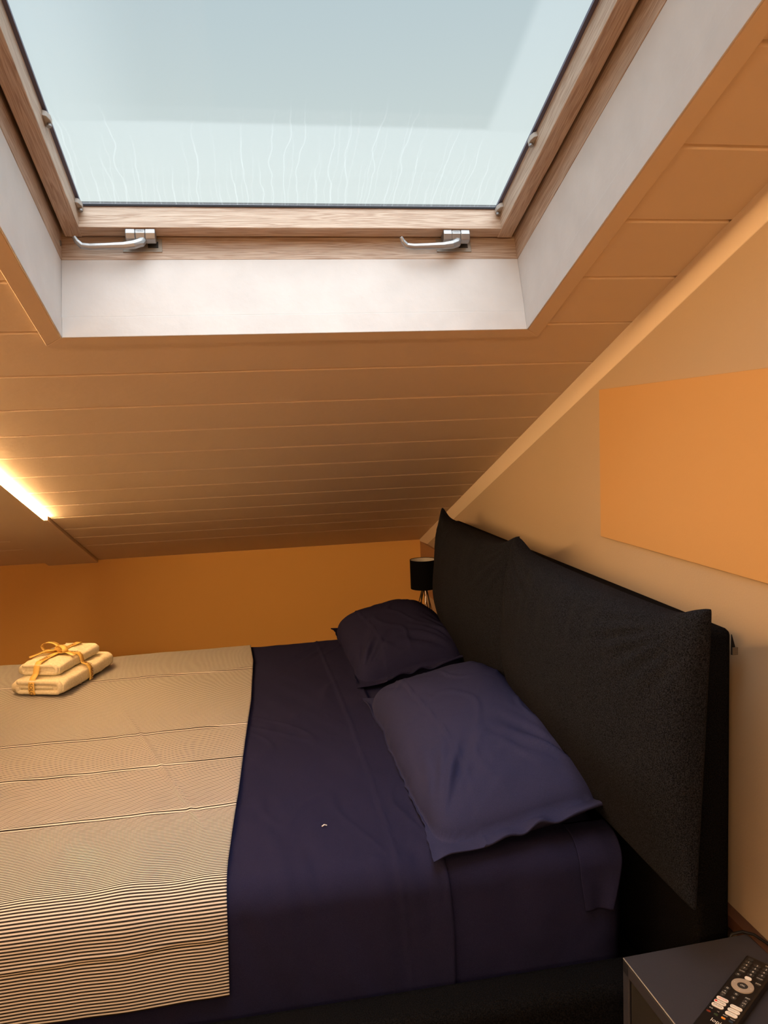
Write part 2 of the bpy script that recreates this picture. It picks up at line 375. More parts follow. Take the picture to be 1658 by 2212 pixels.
SX0, SX1, SU1, SU0 = -1.084, -0.276, -2.290, -3.42     # inner edges of the sash
w0, w1 = 0.197, 0.247
wpart(MB().box(SX0 - 0.0295, SX1 + 0.0295, SU1, SU1 + 0.029, w0, w1), 'sash_rail', M_woodx, bevel=0.0015).scale = (1, 1, 1)
wpart(MB().box(SX0 - 0.0295, SX1 + 0.0295, SU0 - 0.029, SU0, w0, w1), 'sash_rail', M_woodx, bevel=0.0015)
wpart(MB().box(SX0 - 0.0305, SX0, SU0 - 0.0, SU1 + 0.0300, w0 - 0.0008, w1), 'sash_stile', M_woody, bevel=0.0015)
wpart(MB().box(SX1, SX1 + 0.0305, SU0 - 0.0, SU1 + 0.0300, w0 - 0.0008, w1), 'sash_stile', M_woody, bevel=0.0015)
m = MB().box(SX0, SX0 + 0.006, SU0, SU1, 0.2405, 0.2455).box(SX1 - 0.007, SX1, SU0, SU1, 0.2405, 0.2455).box(SX0, SX1, SU1 - 0.0022, SU1, 0.2405, 0.2455).box(SX0, SX1, SU0, SU0 + .004, 0.247, 0.262)
wpart(m, 'gasket', M_gasket)
wpart(MB().box(SX0, SX1, SU1 - 0.0028, SU1 - 0.0021, 0.2405, 0.2443), 'gasket', M_black)
g = MB(); g.v = [(SX0, SU0, 0.2445), (SX1, SU0, 0.2445), (SX1, SU1, 0.2445), (SX0, SU1, 0.2445)]; g.f = [(0, 1, 2, 3)]
wpart(g, 'glass_pane', M_glass, fix=False)
# blind clips on the stiles
def clip(side, u, wz):
    m = MB(); x = SX0 if side < 0 else SX1; s = -side
    prof = [(-0.016, 0.0), (-0.013, 0.006), (-0.004, 0.010), (0.006, 0.010), (0.012, 0.008), (0.012, 0.0)]
    m.prism([(u + p, x + s * q) for p, q in prof], 'z', 0, 1)
    v = [(b, a, wz + (c_ - 0.5) * 0.010) for a, b, c_ in m.v]; m.v = v
    o = wpart(m, 'blind_clip', M_clip, bevel=0.001)
    m2 = MB().lathe([(0.0038, 0), (0.0038, 0.004), (0.002, 0.005)], 12, (x + s * 0.006, u + 0.004, wz - 0.010))
    p = m2.build('clip_pin', M_metal); p.parent = o
clip(-1, -2.525, 0.233); clip(-1, -2.305, 0.233); clip(1, -2.505, 0.233); clip(1, -2.303, 0.233)
m = MB().lathe([(0.005, -0.001), (0.005, 0.001), (0.0028, 0.001), (0.0028, -0.001)], 20, closed=True)
m.v = [(OX0 + 0.0006 + z, OU1 - 0.012 + y, 0.180 + x) for x, y, z in m.v]; wpart(m, 'screw_socket', M_metal)
# lever handles
def handle(xc, mir):
    h = empty('window_handle'); h.parent = W; h.location = (xc, OU1, 0)
    # plate set in the frame rail
    m = MB().box(-0.036, 0.036, -0.0012, 0.001, 0.1675, 0.196); p = m.build('strike_plate', M_plate, bevel=0.001); p.parent = h
    m = MB().box(0.010, 0.029, -0.0018, -0.0008, 0.176, 0.189); q = m.build('slot', M_dark); q.parent = p
    # body under the sash rail (chamfered block along x)
    prof = [(-0.0335, 0.197), (-0.0335, 0.1875), (-0.028, 0.178), (-0.016, 0.176), (-0.0085, 0.181), (-0.0085, 0.197)]
    m = MB().prism(prof, 'x', -0.027, -0.0095).prism(prof, 'x', 0.0085, 0.027)
    p2 = [(a + 0.0008, b + (0.0008 if b < 0.19 else 0)) for a, b in prof]; m.prism(p2, 'x', -0.0095, 0.0085)
    b = m.build('handle_body', M_metal, bevel=0.0015); b.parent = h
    v, f = text_mb('FAKRO', 0.0042); lt = MB(); lt.v = [(-0.0005 + x, -0.0337 , 0.1922 + y) for x, y, z in v]; lt.f = f
    # printed on the face that looks up the slope
    l = lt.build('lettering', M_dark, fix=False); l.parent = b
    s = -1
    pts = [(0.004, -0.022, 0.180), (0.000, -0.026, 0.172), (-0.012, -0.030, 0.1655), (-0.030, -0.031, 0.1625), (-0.060, -0.031, 0.1615), (-0.090, -0.031, 0.1605), (-0.104, -0.032, 0.162), (-0.112, -0.036, 0.169), (-0.116, -0.040, 0.176)]
    m = MB().tube(pts, [0.0085, 0.009, 0.0085, 0.0075, 0.0065, 0.0063, 0.0062, 0.0050, 0.0035], 8, flat=0.8, up=(0, 1, 0.2))
    lv = m.build('lever', M_metal, bevel=0.0008); lv.parent = h
    return h
h1 = handle(-0.976, 1); h2 = handle(-0.368, 1)

# light strip in the slot between ceiling and board
L = MB().box(LEDX - 0.0088, LEDX - 0.0044, -5.0, -0.868, -0.0035, 0.004).build('led_strip', M_led, mw=RM)
tag(L, 'glowing warm LED strip set into the sloping ceiling beside the flat board', 'light strip')

# orange panel
o = MB().box(-0.006, 0.0, 0.55, 1.698, 1.085, 1.4225).build('wall_panel', M_art, bevel=0.001)
tag(o, 'plain bright orange rectangular panel on the wall above the headboard', 'wall panel')

# ------------------------------------------------------------------ bed
MX0, MX1, MY0, MY1, MZ, MR = -2.16, -0.150, 1.298, 2.885, 0.574, 0.045
bed = tag(empty('bed', (-1.15, 2.05, 0)), 'large bed with black fabric frame and cushioned charcoal headboard against the wall', 'bed')
BI = Matrix.Translation((-1.15, 2.05, 0)).inverted()
def bpart(mb, name, mat, **k):
    mb.v = [(x + 1.15, y - 2.05, z) for x, y, z in mb.v]
    o = mb.build(name, mat, **k); o.parent = bed; return o
m = MB().box(-2.26, -0.10, 1.185, 1.275, 0.06, 0.372); bpart(m, 'side_rail', M_frame, bevel=0.022, bseg=4, smooth=True)
m = MB().box(-2.26, -0.10, 2.905, 2.995, 0.06, 0.372); bpart(m, 'side_rail', M_frame, bevel=0.022, bseg=4, smooth=True)
m = MB().box(-2.30, -2.21, 1.185, 2.995, 0.06, 0.372); bpart(m, 'foot_rail', M_frame, bevel=0.022, bseg=4, smooth=True)
m = MB().box(-2.22, -0.10, 1.26, 2.92, 0.20, 0.30); bpart(m, 'slat_base', M_frame)
for x in (-2.2, -0.2):
    for y in (1.25, 2.93):
        m = MB().box(x - 0.03, x + 0.03, y - 0.03, y + 0.03, 0, 0.07); bpart(m, 'leg', M_black)
m = MB().box(-0.088, -0.026, 1.160, 2.86, 0.06, 1.000); bpart(m, 'headboard', M_frame, bevel=0.012, bseg=3, smooth=True)
m = MB().box(-0.0265, -0.017, 1.1585, 1.161, 0.955, 0.968); o = bpart(m, 'care_tag', M_tagc)
m = MB().prism([(-0.027, 0.990), (-0.027, 0.955), (-0.017, 0.955)], 'y', 1.1605, 1.163); bpart(m, 'label_loop', M_black)

def pillow_grid(n, a, b, th, edge=0.5, pinch=0.06, edgev=None):
    """returns rows of local points: top and bottom grids sharing the rim; local x [-a,a], y [-b,b], z thickness"""
    m = MB(); idx = {}
    def pos(i, j, s):
        u = math.sin(PI / 2 * (2 * i / n - 1)); v = math.sin(PI / 2 * (2 * j / n - 1))
        U, V = u, v
        x = a * U * (1 - pinch * (1 - V ** 4) * abs(U) ** 3); y = b * V * (1 - pinch * (1 - U ** 4) * abs(V) ** 3)
        h = th * (max(0, 1 - u * u) ** edge) * (max(0, 1 - v * v) ** (edgev or edge))
        return (x, y, s * h, u, v)
    P = []
    for s in (1, -1):
        for i in range(n + 1):
            for j in range(n + 1):
                rim = i in (0, n) or j in (0, n)
                if s == -1 and rim: idx[(s, i, j)] = idx[(1, i, j)]; continue
                idx[(s, i, j)] = len(P); P.append((*pos(i, j, s), s))
    F = []
    for s in (1, -1):
        for i in range(n):
            for j in range(n):
                q = (idx[(s, i, j)], idx[(s, i + 1, j)], idx[(s, i + 1, j + 1)], idx[(s, i, j + 1)])
                F.append(q if s == 1 else q[::-1])
    return P, F

def back_cushion(y0, y1, seed, zt=1.046, zb=0.600, fwd=0.0, ev=0.30):
    b = (y1 - y0) / 2; a = (zt - zb) / 2; yc = (y0 + y1) / 2; zc = (zt + zb) / 2
    P, F = pillow_grid(72, a, b, 0.088, edge=0.26, pinch=0.018, edgev=ev)
    m = MB(); m.f = F
    for x, y, z, u, v, s in P:
        # local x -> height, y -> Y, z -> -X (front positive)
        if s < 0: z *= 0.35
        else: z *= 0.40 + 0.60 * sstep(-1.0, -0.1, u)
        r = math.hypot((1 - u), (abs(v) - 1))
        top = sstep(0.2, 1.0, u)
        wr = 0.011 * top * (1 - abs(v) ** 6) * nz(y * 26 + seed, u * 1.4, 3.1) + 0.004 * nz(y * 7 + seed, x * 7, 1.0)
        cr = math.exp(-((1 - abs(v)) ** 2 + (1 - u) ** 2) / 0.02)
        fold = 0.010 * math.sin(30 * math.atan2(1.08 - u, 1.08 - abs(v))) * math.exp(-((math.hypot(1 - u, 1 - abs(v)) - 0.35) / 0.25) ** 2)
        X = -0.140 - fwd - (0.012 * (1 - u)) - z - (wr + fold * 0.5) * (s > 0) * (1 - u ** 8) * (1 - v ** 8)
        m.v.append((X, yc + y, zc + x + 0.022 * cr * max(u, 0) - 0.006 * max(0, u) * (1 - v * v)))
    o = bpart(m, 'headboard_cushion', M_char, smooth=True, fix=True)
    return o
back_cushion(1.040, 1.885, 1.0, fwd=0.002); back_cushion(1.892, 2.700, 9.0, fwd=-0.006, ev=0.55)

# mattress with fitted sheet
def prof(s, off):
    """path across the bed: s=0 at z=.30 on the near face, returns (Y, Z, ny, nz)"""
    r = MR; h = MZ - r - 0.30; wtop = (MY1 - MY0) - 2 * r; q = PI / 2 * r
    if s < h: return MY0 - off, 0.30 + s, -1, 0
    s -= h
    if s < q: a = s / r; return MY0 + r - (r + off) * math.cos(a), MZ - r + (r + off) * math.sin(a), -math.cos(a), math.sin(a)
    s -= q
    if s < wtop: return MY0 + r + s, MZ + off, 0, 1
    s -= wtop
    if s < q: a = s / r; return MY1 - r + (r + off) * math.sin(a), MZ - r + (r + off) * math.cos(a), math.sin(a), math.cos(a)
    s -= q
    return MY1 + off, MZ - r - s, 1, 0
S_H = MZ - MR - 0.30; S_Q = PI / 2 * MR; S_W = (MY1 - MY0) - 2 * MR; S_TOT = 2 * (S_H + S_Q) + S_W
def sheet_wr(x, s):
    t = s - S_H - S_Q
    front = math.exp(-((t + 0.05) / 0.28) ** 2)
    d = 0.0034 * front * nz(x * 14, s * 1.6, 2.0) + 0.0022 * front * nz(x * 34 + s * 4, s * 3.0, 5.0)
    d += 0.0024 * nz(x * 5, s * 4, 7.0) + 0.0020 * nz(x * 20 + s * 9, s * 5, 4.0)
    k = nz(x * 9 + 3 * nz(s * 2, x, 1), s * 2.2, 9.0)
    d += 0.003 * max(0, 1 - abs(k) / 0.10) * sstep(0.15, 0.5, nz(x * 3, s * 3, 12.0) + 0.35) * 0.8
    if t < 0: d = d * 1.5 + 0.004 * sstep(0.0, -0.08, t) * nz(x * 9 + t * 3, t * 2.0, 6.0)
    return d
def strip(name, xa, xb, s0, s1, off, nx, ns, fn, mat, parent=None, thick=0.0, uvs=False, smooth=True):
    """cloth grid over the mattress; xa/xb may be functions of s (right/left edges)"""
    m = MB(); ga = xa if callable(xa) else (lambda s: xa); gb = xb if callable(xb) else (lambda s: xb)
    UV = []
    for j in range(ns + 1):
        s = s0 + (s1 - s0) * j / ns
        for i in range(nx + 1):
            x = ga(s) + (gb(s) - ga(s)) * i / nx
            Y, Z, ny, nzz = prof(s, off); d = fn(x, s, i / nx)
            m.v.append((x, Y + ny * d, Z + nzz * d)); UV.append((x, s + 0.0135 / MR * (max(0, min(s - S_H, S_Q)) + max(0, min(s - S_H - S_Q - S_W, S_Q)))))
    for j in range(ns):
        for i in range(nx):
            a = j * (nx + 1) + i; m.f.append((a, a + nx + 1, a + nx + 2, a + 1))
    o = m.build(name, mat, smooth=smooth, fix=False)
    if uvs:
        ul = o.data.uv_layers.new(name='UVMap')
        for lp in o.data.loops: ul.data[lp.index].uv = UV[lp.vertex_index]
    if thick:
        md = o.modifiers.new('thickness', 'SOLIDIFY'); md.thickness = thick; md.offset = 0
    return o
# mattress: closed box body following the same profile
m = MB(); nx = 90; ns = 150; ring_idx = []
for j in range(ns + 1):
    s = S_TOT * j / ns
    row = []
    for i in range(nx + 1):
        x = MX0 + (MX1 - MX0) * i / nx
        Y, Z, ny, nzz = prof(s, 0)
        ex = min(x - MX0, MX1 - x); dz = 0 if ex > MR else -(MR - math.sqrt(max(0, MR * MR - (MR - ex) ** 2)))
        d = sheet_wr(x, s) * 0.7
        row.append(len(m.v)); m.v.append((x, Y + ny * (d + dz * 0.6), Z + nzz * (d + dz)))
    ring_idx.append(row)
for j in range(ns):
    for i in range(nx):
        m.f.append((ring_idx[j][i], ring_idx[j + 1][i], ring_idx[j + 1][i + 1], ring_idx[j][i + 1]))
m.f.append(tuple(r[0] for r in ring_idx)); m.f.append(tuple(r[-1] for r in ring_idx)[::-1]); m.f.append(tuple(ring_idx[0]) + tuple(ring_idx[-1][::-1]))
mat_o = m.build('mattress', M_navy, smooth=True)
tag(mat_o, 'thick mattress in a dark navy fitted sheet, resting in the bed frame', 'mattress')
# top sheet with a stitched hem band toward the pillows
def ts_edge(s): return -0.500 + 0.010 * nz(s * 3, 0.3) + 0.012 * sstep(0.45, 0.1, s)
def ts_fn(x, s, t):
    d = sheet_wr(x, s) + 0.0035
    h = -0.585 + 0.012 * math.sin(s * 2.1) + 0.02 * sstep(0.3, 0.0, s)
    d += 0.0016 * sstep(-0.004, 0.004, x - h) + 0.0030 * math.exp(-((x - h) / 0.0035) ** 2)
    d += 0.0018 * math.exp(-((x - ts_edge(s)) / 0.006) ** 2)
    return d
o = strip('top_sheet', ts_edge, -2.17, 0.02, S_TOT - 0.06, 0.002, 330, 330, ts_fn, M_navy, thick=0.0016)
tag(o, 'smooth dark navy flat sheet with a hem band, spread over the mattress', 'bed sheet')
# loose end of the fitted sheet hanging at the head corner
def fl_a(s_): return -0.243 + 0.012 * sstep(0.25, 0.10, s_)
def fl_b(s_): return -0.158 - 0.030 * sstep(0.26, 0.11, s_)
def fl_fn(x, s_, t): return 0.004 + sheet_wr(x, s_) * 0.7 + 0.008 * sstep(0.27, 0.16, s_) * (0.5 + 0.5 * math.sin(t * 7.0 + s_ * 6)) * (0.3 + t)
o = strip('loose_sheet_end', fl_a, fl_b, 0.15, S_H + S_Q + 0.03, 0.001, 30, 50, fl_fn, M_navy, thick=0.0016)
o.parent = mat_o

# striped throw
edge_pts = [(0.100, -0.884), (0.23, -0.880), (0.34, -0.878), (0.45, -0.872), (0.62, -0.862), (0.90, -0.849), (1.20, -0.833), (1.60, -0.824), (1.80, -0.832), (2.2, -0.84)]
def bl_edge(s):
    for (a, xa), (b, xb) in zip(edge_pts, edge_pts[1:]):
        if s <= b: return xa + (xb - xa) * max(0, (s - a) / (b - a))
    return edge_pts[-1][1]
creases = [0.205, 0.555, 0.80, 1.015, 1.52]
def bl_fn(x, s, t):
    d = 0.0095
    wob = 0.010 * nz(x * 2.2, s * 2) + 0.012 * (x + 0.88)
    for k, c in enumerate(creases):
        cc = c + wob + 0.004 * nz(x * 12, k)
        d += 0.0017 * math.exp(-((s - cc) / 0.004) ** 2) - 0.0012 * math.exp(-((s - cc + 0.007) / 0.0035) ** 2)
        d += 0.0012 * sstep(-0.012, 0.0, s - cc) * sstep(0.03, 0.0, s - cc)
    d += 0.0035 * nz(x * 5.5 + s * 1.2, s * 3.0, 3.3) + 0.0016 * nz(x * 17, s * 6, 8.0)
    fr = math.exp(-((s - 0.28) / 0.30) ** 2)
    d += 0.0035 * fr * nz(x * 12, s * 1.6, 4.4)
    # diagonal pulls
    q = (x + 1.08) + 0.35 * (s - 0.9); d += 0.0025 * math.exp(-(q / 0.006) ** 2) * sstep(0.4, 0.6, s) * sstep(1.3, 1.0, s)
    if s < 0.3: d += 0.004 * sstep(0.3, 0.1, s) * (1 + nz(x * 7, 2.0))
    return d
o = strip('striped_throw', bl_edge, -2.19, 0.100, S_TOT - 0.08, 0.004, 330, 520, bl_fn, M_stripe, thick=0.0024, uvs=True)
tag(o, 'cream and black fine striped throw spread across the foot of the bed', 'blanket')

# pillows
def bed_pillow(y0, y1, x0, x1, th, lift, seed, mat, label, zrest=0.586, flap=0.10):
    a = (x1 - x0) / 2; b = (y1 - y0) / 2; xc = (x0 + x1) / 2; yc = (y0 + y1) / 2
    P, F = pillow_grid(110, a, b, 1.0, edge=0.5, pinch=0.0)
    m = MB(); m.f = F
    for x, y, z, u, v, s in P:
        f = (u + 1) / 2                                   # 0 foot side, 1 head side
        U = u * (1.03 if u > 0 else 1.02); V = v * (1.00 if v > 0 else 1.0 + flap)
        pp = 3.4 + 3.0 * sstep(0.0, -0.9, u) + (3.0 * sstep(0.0, 0.9, u) * sstep(0.0, -0.9, v))
        rr = (abs(U) ** pp + abs(V) ** pp) ** (1 / pp)
        h = th * max(0.0, 1 - rr ** 2.3) ** 0.54 + 0.0022
        base = zrest + 0.003 + lift * sstep(0.05, 1.0, f)
        x *= 1 - 0.05 * (1 - v ** 4) * (u ** 4) * (1 if u < 0 else 0.3); y *= 1 - 0.035 * (1 - u ** 4) * (v ** 4)
        d = 0.0
        if s > 0:
            w_ = min(1.0, max(0.0, (1.0 - rr) / 0.25)); w_ = w_ * w_ * (3 - 2 * w_)
            d += w_ * 0.006 * nz(x * 6 + seed, y * 6, 0.5)
            for cu_, cv_, A, K in ((-1, -1, 0.020, 22), (1, -1, 0.022, 24), (-1, 1, 0.007, 15), (1, 1, 0.006, 15)):
                du, dv = (u - cu_), (v - cv_) * 1.4; dd = math.hypot(du, dv); an = math.atan2(dv, du)
                d += w_ * A * nz(an * K * 0.35 + seed + cu_, dd * 0.9, cv_ * 2.0) * math.exp(-((dd - 0.50) / 0.50) ** 2)
            d += w_ * 0.011 * nz(x * 17 + seed, y * 4.5, 1.5) * sstep(0.1, 0.85, -v)
            k = nz(x * 7 + seed, y * 4.5, 2.0); d += 0.0035 * w_ * max(0, 1 - abs(k) / 0.06)
            sl = u + 0.50 + 0.05 * math.sin(v * 2.5); d += 0.0032 * math.exp(-(sl / 0.010) ** 2) - 0.0020 * sstep(0.0, -0.02, sl)
        hem = 0.004 * nz(y * 40 + seed, 3.0) * sstep(-0.93, -1.0, u) + 0.006 * nz(y * 8 + seed, 5.0) * sstep(-0.8, -1.0, u)
        rip = (0.015 * max(0, 0.35 + nz(x * 9 + seed, 2.2)) + 0.006 * math.sin(x * 60 + 2 * math.sin(x * 23))) * sstep(-0.88, -1.0, v) * sstep(1.0, 0.8, abs(u)) + 0.006 * (0.5 + 0.5 * math.sin(y * 31 + seed)) * sstep(-0.93, -1.0, u) * sstep(1.0, 0.85, abs(v))
        zz = base + s * h + d + rip if s > 0 else max(zrest, base - h * 0.9 + rip * 0.8)
        m.v.append((xc + x + hem, yc + y, max(zz, zrest + (0.001 if s > 0 else 0))))
    o = m.build('bed_pillow', mat, smooth=True)
    tag(o, label, 'pillow')
    return o
bed_pillow(1.285, 2.165, -0.518, -0.140, 0.114, 0.052, 3.0, M_navyp, 'navy bed pillow nearest the camera, in front of the larger visible headboard cushion')
bed_pillow(2.26, 3.000, -0.522, -0.150, 0.112, 0.050, 11.0, M_navy, 'darker navy bed pillow on the far side, beside the black lamp')
m = MB(); m.tube([(-0.700, 1.468, MZ + 0.010), (-0.695, 1.470, MZ + 0.012), (-0.690, 1.470, MZ + 0.010)], 0.0012, 6)
tag(m.build('lint_scrap', M_lint), 'tiny white lint scrap on the navy sheet', 'lint')

# ------------------------------------------------------------------ towels
TW = Matrix.Translation((-1.420, 2.598, 0.5930)) @ Matrix.Rotation(math.radians(-19), 4, 'Z') @ Matrix.Diagonal((1, 1, 0.92, 1))
def towel(L, Wd, H, z0, layers, seed, name, label, shift=(0, 0)):
    """folded towel: rolled-over slab, fold profile in local x-z, long axis y"""
    m = MB(); n = 36; ny = 44
    # outline of folded cross-section: C-shaped fold seen from the near end
    lay = []
    hh = H / 2
    prof_ = []
    for k in range(n):
        a = 2 * PI * k / n; ca, sa = math.cos(a), math.sin(a)
        px = Wd / 2 * math.copysign(abs(ca) ** 0.38, ca); pz = hh * math.copysign(abs(sa) ** 0.6, sa)
        prof_.append((px, pz))
    rows = []
    for j in range(ny + 1):
        v = 2 * j / ny - 1; y = L / 2 * math.sin(v * PI / 2) ** 1 if False else L / 2 * v
        e = (1 - abs(v) ** 14) ** 0.5 if abs(v) < 1 else 0.0
        sc_ = 0.72 + 0.28 * (1 - abs(v) ** 10)
        row = []
        for px, pz in prof_:
            d = 0.006 * nz(px * 22 + seed, y * 16, pz * 22) + 0.0045 * nz(px * 60, y * 60, pz * 60 + seed)
            r = 1 + d / hh
            row.append(len(m.v)); m.v.append((shift[0] + px * (0.93 + 0.07 * sc_) * (1 + d * 2), shift[1] + y + d, max(z0, z0 + hh + pz * sc_ * r - 0.004 * abs(v) ** 3)))
        rows.append(row)
    for j in range(ny):
        for k in range(n):
            k2 = (k + 1) % n; m.f.append((rows[j][k], rows[j][k2], rows[j + 1][k2], rows[j + 1][k]))
    m.f.append(tuple(rows[0])[::-1]); m.f.append(tuple(rows[-1]))
    e0 = empty(name, mw=TW)
    o = m.build('folded_body', M_towel, smooth=True); o.parent = e0
    # rolled layers showing at both ends
    for sgn in (-1, 1):
        y = shift[1] + sgn * (L / 2 + 0.001)
        q = []
        r0 = hh * 0.62
        pts = []
        for k in range(40):
            t_ = k / 39
            # flattened spiral: out along the top, round, back along the middle
            if t_ < 0.40: px = -Wd * 0.36 + Wd * 0.72 * t_ / 0.40; pz = hh * 0.62
            elif t_ < 0.60:
                a = (t_ - 0.40) / 0.20 * PI; px = Wd * 0.36 + r0 * math.sin(a) * 0.75; pz = hh * 0.62 * math.cos(a)
            elif t_ < 0.85: px = Wd * 0.36 - Wd * 0.70 * (t_ - 0.60) / 0.25; pz = -hh * 0.62
            else: px = -Wd * 0.34 - 0.002; pz = -hh * 0.62 + hh * 0.62 * (t_ - 0.85) / 0.15
            pts.append((shift[0] + px, y + 0.0015 * nz(px * 60, seed), z0 + hh + pz * 0.95))
        f = MB().tube(pts, hh * 0.30, 8, flat=1.0, up=(0, 1, 0)).build('fold_layer', M_towel, smooth=True)
        f.parent = e0
        if layers:
            f = MB().tube([(shift[0] - Wd * 0.32, y, z0 + hh), (shift[0] + Wd * 0.30, y, z0 + hh)], hh * 0.22, 8, up=(0, 1, 0)).build('fold_layer', M_towel, smooth=True); f.parent = e0
    tag(e0, label, 'towel')
    return e0
tb1 = towel(0.300, 0.175, 0.056, 0.0, True, 2.0, 'bath_towel', 'large cream folded bath towel lying on the striped throw, under the smaller towel')
tb2 = towel(0.235, 0.140, 0.042, 0.055, False, 6.0, 'hand_towel', 'smaller cream folded towel on top of the larger towel, tied with ribbon', shift=(-0.012, 0.0))
# ribbon: two bands and a bow
rb = empty('gift_ribbon', mw=TW); tag(rb, 'golden ribbon with dark lettering and bow tied around the cream towels', 'ribbon')
def band(path, width, axis):
    """flat ribbon following a path in one vertical plane; axis = direction of the width"""
    m = MB(); th_ = 0.0008; ax = Vector(axis) * width / 2
    for p in path: m.v += [tuple(Vector(p) - ax), tuple(Vector(p) + ax)]
    for i in range(len(path) - 1): a = 2 * i; m.f.append((a, a + 1, a + 3, a + 2))
    return m
def rbuild(m, name='band'):
    o = m.build(name, M_ribbon, smooth=True, fix=False); o.parent = rb
    md = o.modifiers.new('t', 'SOLIDIFY'); md.thickness = 0.0010; md.offset = 1
    return o
px = [(-0.092, 0.004), (-0.095, 0.02), (-0.093, 0.045), (-0.086, 0.058), (-0.082, 0.074), (-0.080, 0.090), (-0.070, 0.099), (-0.03, 0.1005), (0.03, 0.1005), (0.055, 0.099), (0.064, 0.088), (0.068, 0.066), (0.086, 0.058), (0.093, 0.045), (0.095, 0.02), (0.092, 0.004)]
def dens(p, k=4):
    out = []
    for a, b in zip(p, p[1:]):
        for i in range(k): out.append(tuple(a[q] + (b[q] - a[q]) * i / k for q in range(len(a))))
    return out + [p[-1]]
b1 = rbuild(band([(x, -0.005, z) for x, z in dens(px)], 0.020, (0, 1, 0)))
py = [(-0.158, 0.004), (-0.162, 0.02), (-0.160, 0.042), (-0.150, 0.056), (-0.133, 0.066), (-0.126, 0.088), (-0.112, 0.099), (-0.05, 0.1005), (0.05, 0.1005), (0.112, 0.099), (0.126, 0.088), (0.133, 0.066), (0.150, 0.056), (0.160, 0.042), (0.162, 0.02), (0.158, 0.004)]
b2 = rbuild(band([(-0.012, y, z + 0.0006) for y, z in dens(py)], 0.020, (1, 0, 0)))
def loop(ang, ln, lift, name, wid=0.018):
    pts = []
    for k in range(17):
        t_ = k / 16 * 2 * PI; r = ln * (1 - math.cos(t_)) / 2; z = 0.106 + lift * math.sin(t_) * 0.5 + lift * 0.35
        pts.append((-0.012 + r * math.cos(ang), -0.005 + r * math.sin(ang), z))
    return rbuild(band(pts, wid, (-math.sin(ang), math.cos(ang), 0)), name)
loop(math.radians(175), 0.060, 0.034, 'bow_loop'); loop(math.radians(-35), 0.050, 0.026, 'bow_loop')
def tail(pts, ang, name='bow_tail'): return rbuild(band(dens(pts, 3), 0.018, (-math.sin(ang), math.cos(ang), 0)), name)
tail([(-0.012, -0.005, 0.110), (-0.040, -0.030, 0.114), (-0.065, -0.050, 0.103), (-0.080, -0.060, 0.098)], math.radians(220))
tail([(-0.012, -0.005, 0.110), (0.016, -0.022, 0.113), (0.045, -0.030, 0.104), (0.060, -0.034, 0.100)], math.radians(-20))
m = MB().tube([(-0.024, -0.005, 0.107), (-0.018, -0.005, 0.112), (-0.008, -0.005, 0.1125), (0.0, -0.005, 0.107)], [0.006, 0.0095, 0.0095, 0.006], 10)
k = m.build('bow_knot', M_ribbon, smooth=True); k.parent = rb
def letters(txt, size, origin, ex, ey, parent, mat, name='lettering'):
    v, f = text_mb(txt, size); ex = Vector(ex).normalized(); ey = Vector(ey).normalized(); o0 = Vector(origin)
    m = MB(); m.v = [tuple(o0 + ex * a + ey * b) for a, b, c_ in v]; m.f = f
    o = m.build(name, mat, fix=False); o.parent = parent; return o
# SOLO repeated along both bands
letters('SOLO', 0.0165, (-0.012, -0.1645, 0.024), (0, 0, -1), (1, 0, 0), rb, M_print)
letters('SOLO', 0.0165, (0.0975, -0.005, 0.024), (0, 0.0, -1), (0, 1, 0), rb, M_print)
letters('SOLO', 0.0170, (0.076, -0.005, 0.0655), (1, 0, -0.35), (0, 1, 0), rb, M_print)
letters('SOLO', 0.0170, (-0.012, -0.085, 0.1032), (0, -1, 0), (1, 0, 0), rb, M_print)
letters('SOLO', 0.0170, (0.032, -0.005, 0.1032), (1, 0, 0), (0, 1, 0), rb, M_print)
letters('SOLO', 0.0170, (-0.012, 0.06, 0.1032), (0, -1, 0), (1, 0, 0), rb, M_print)

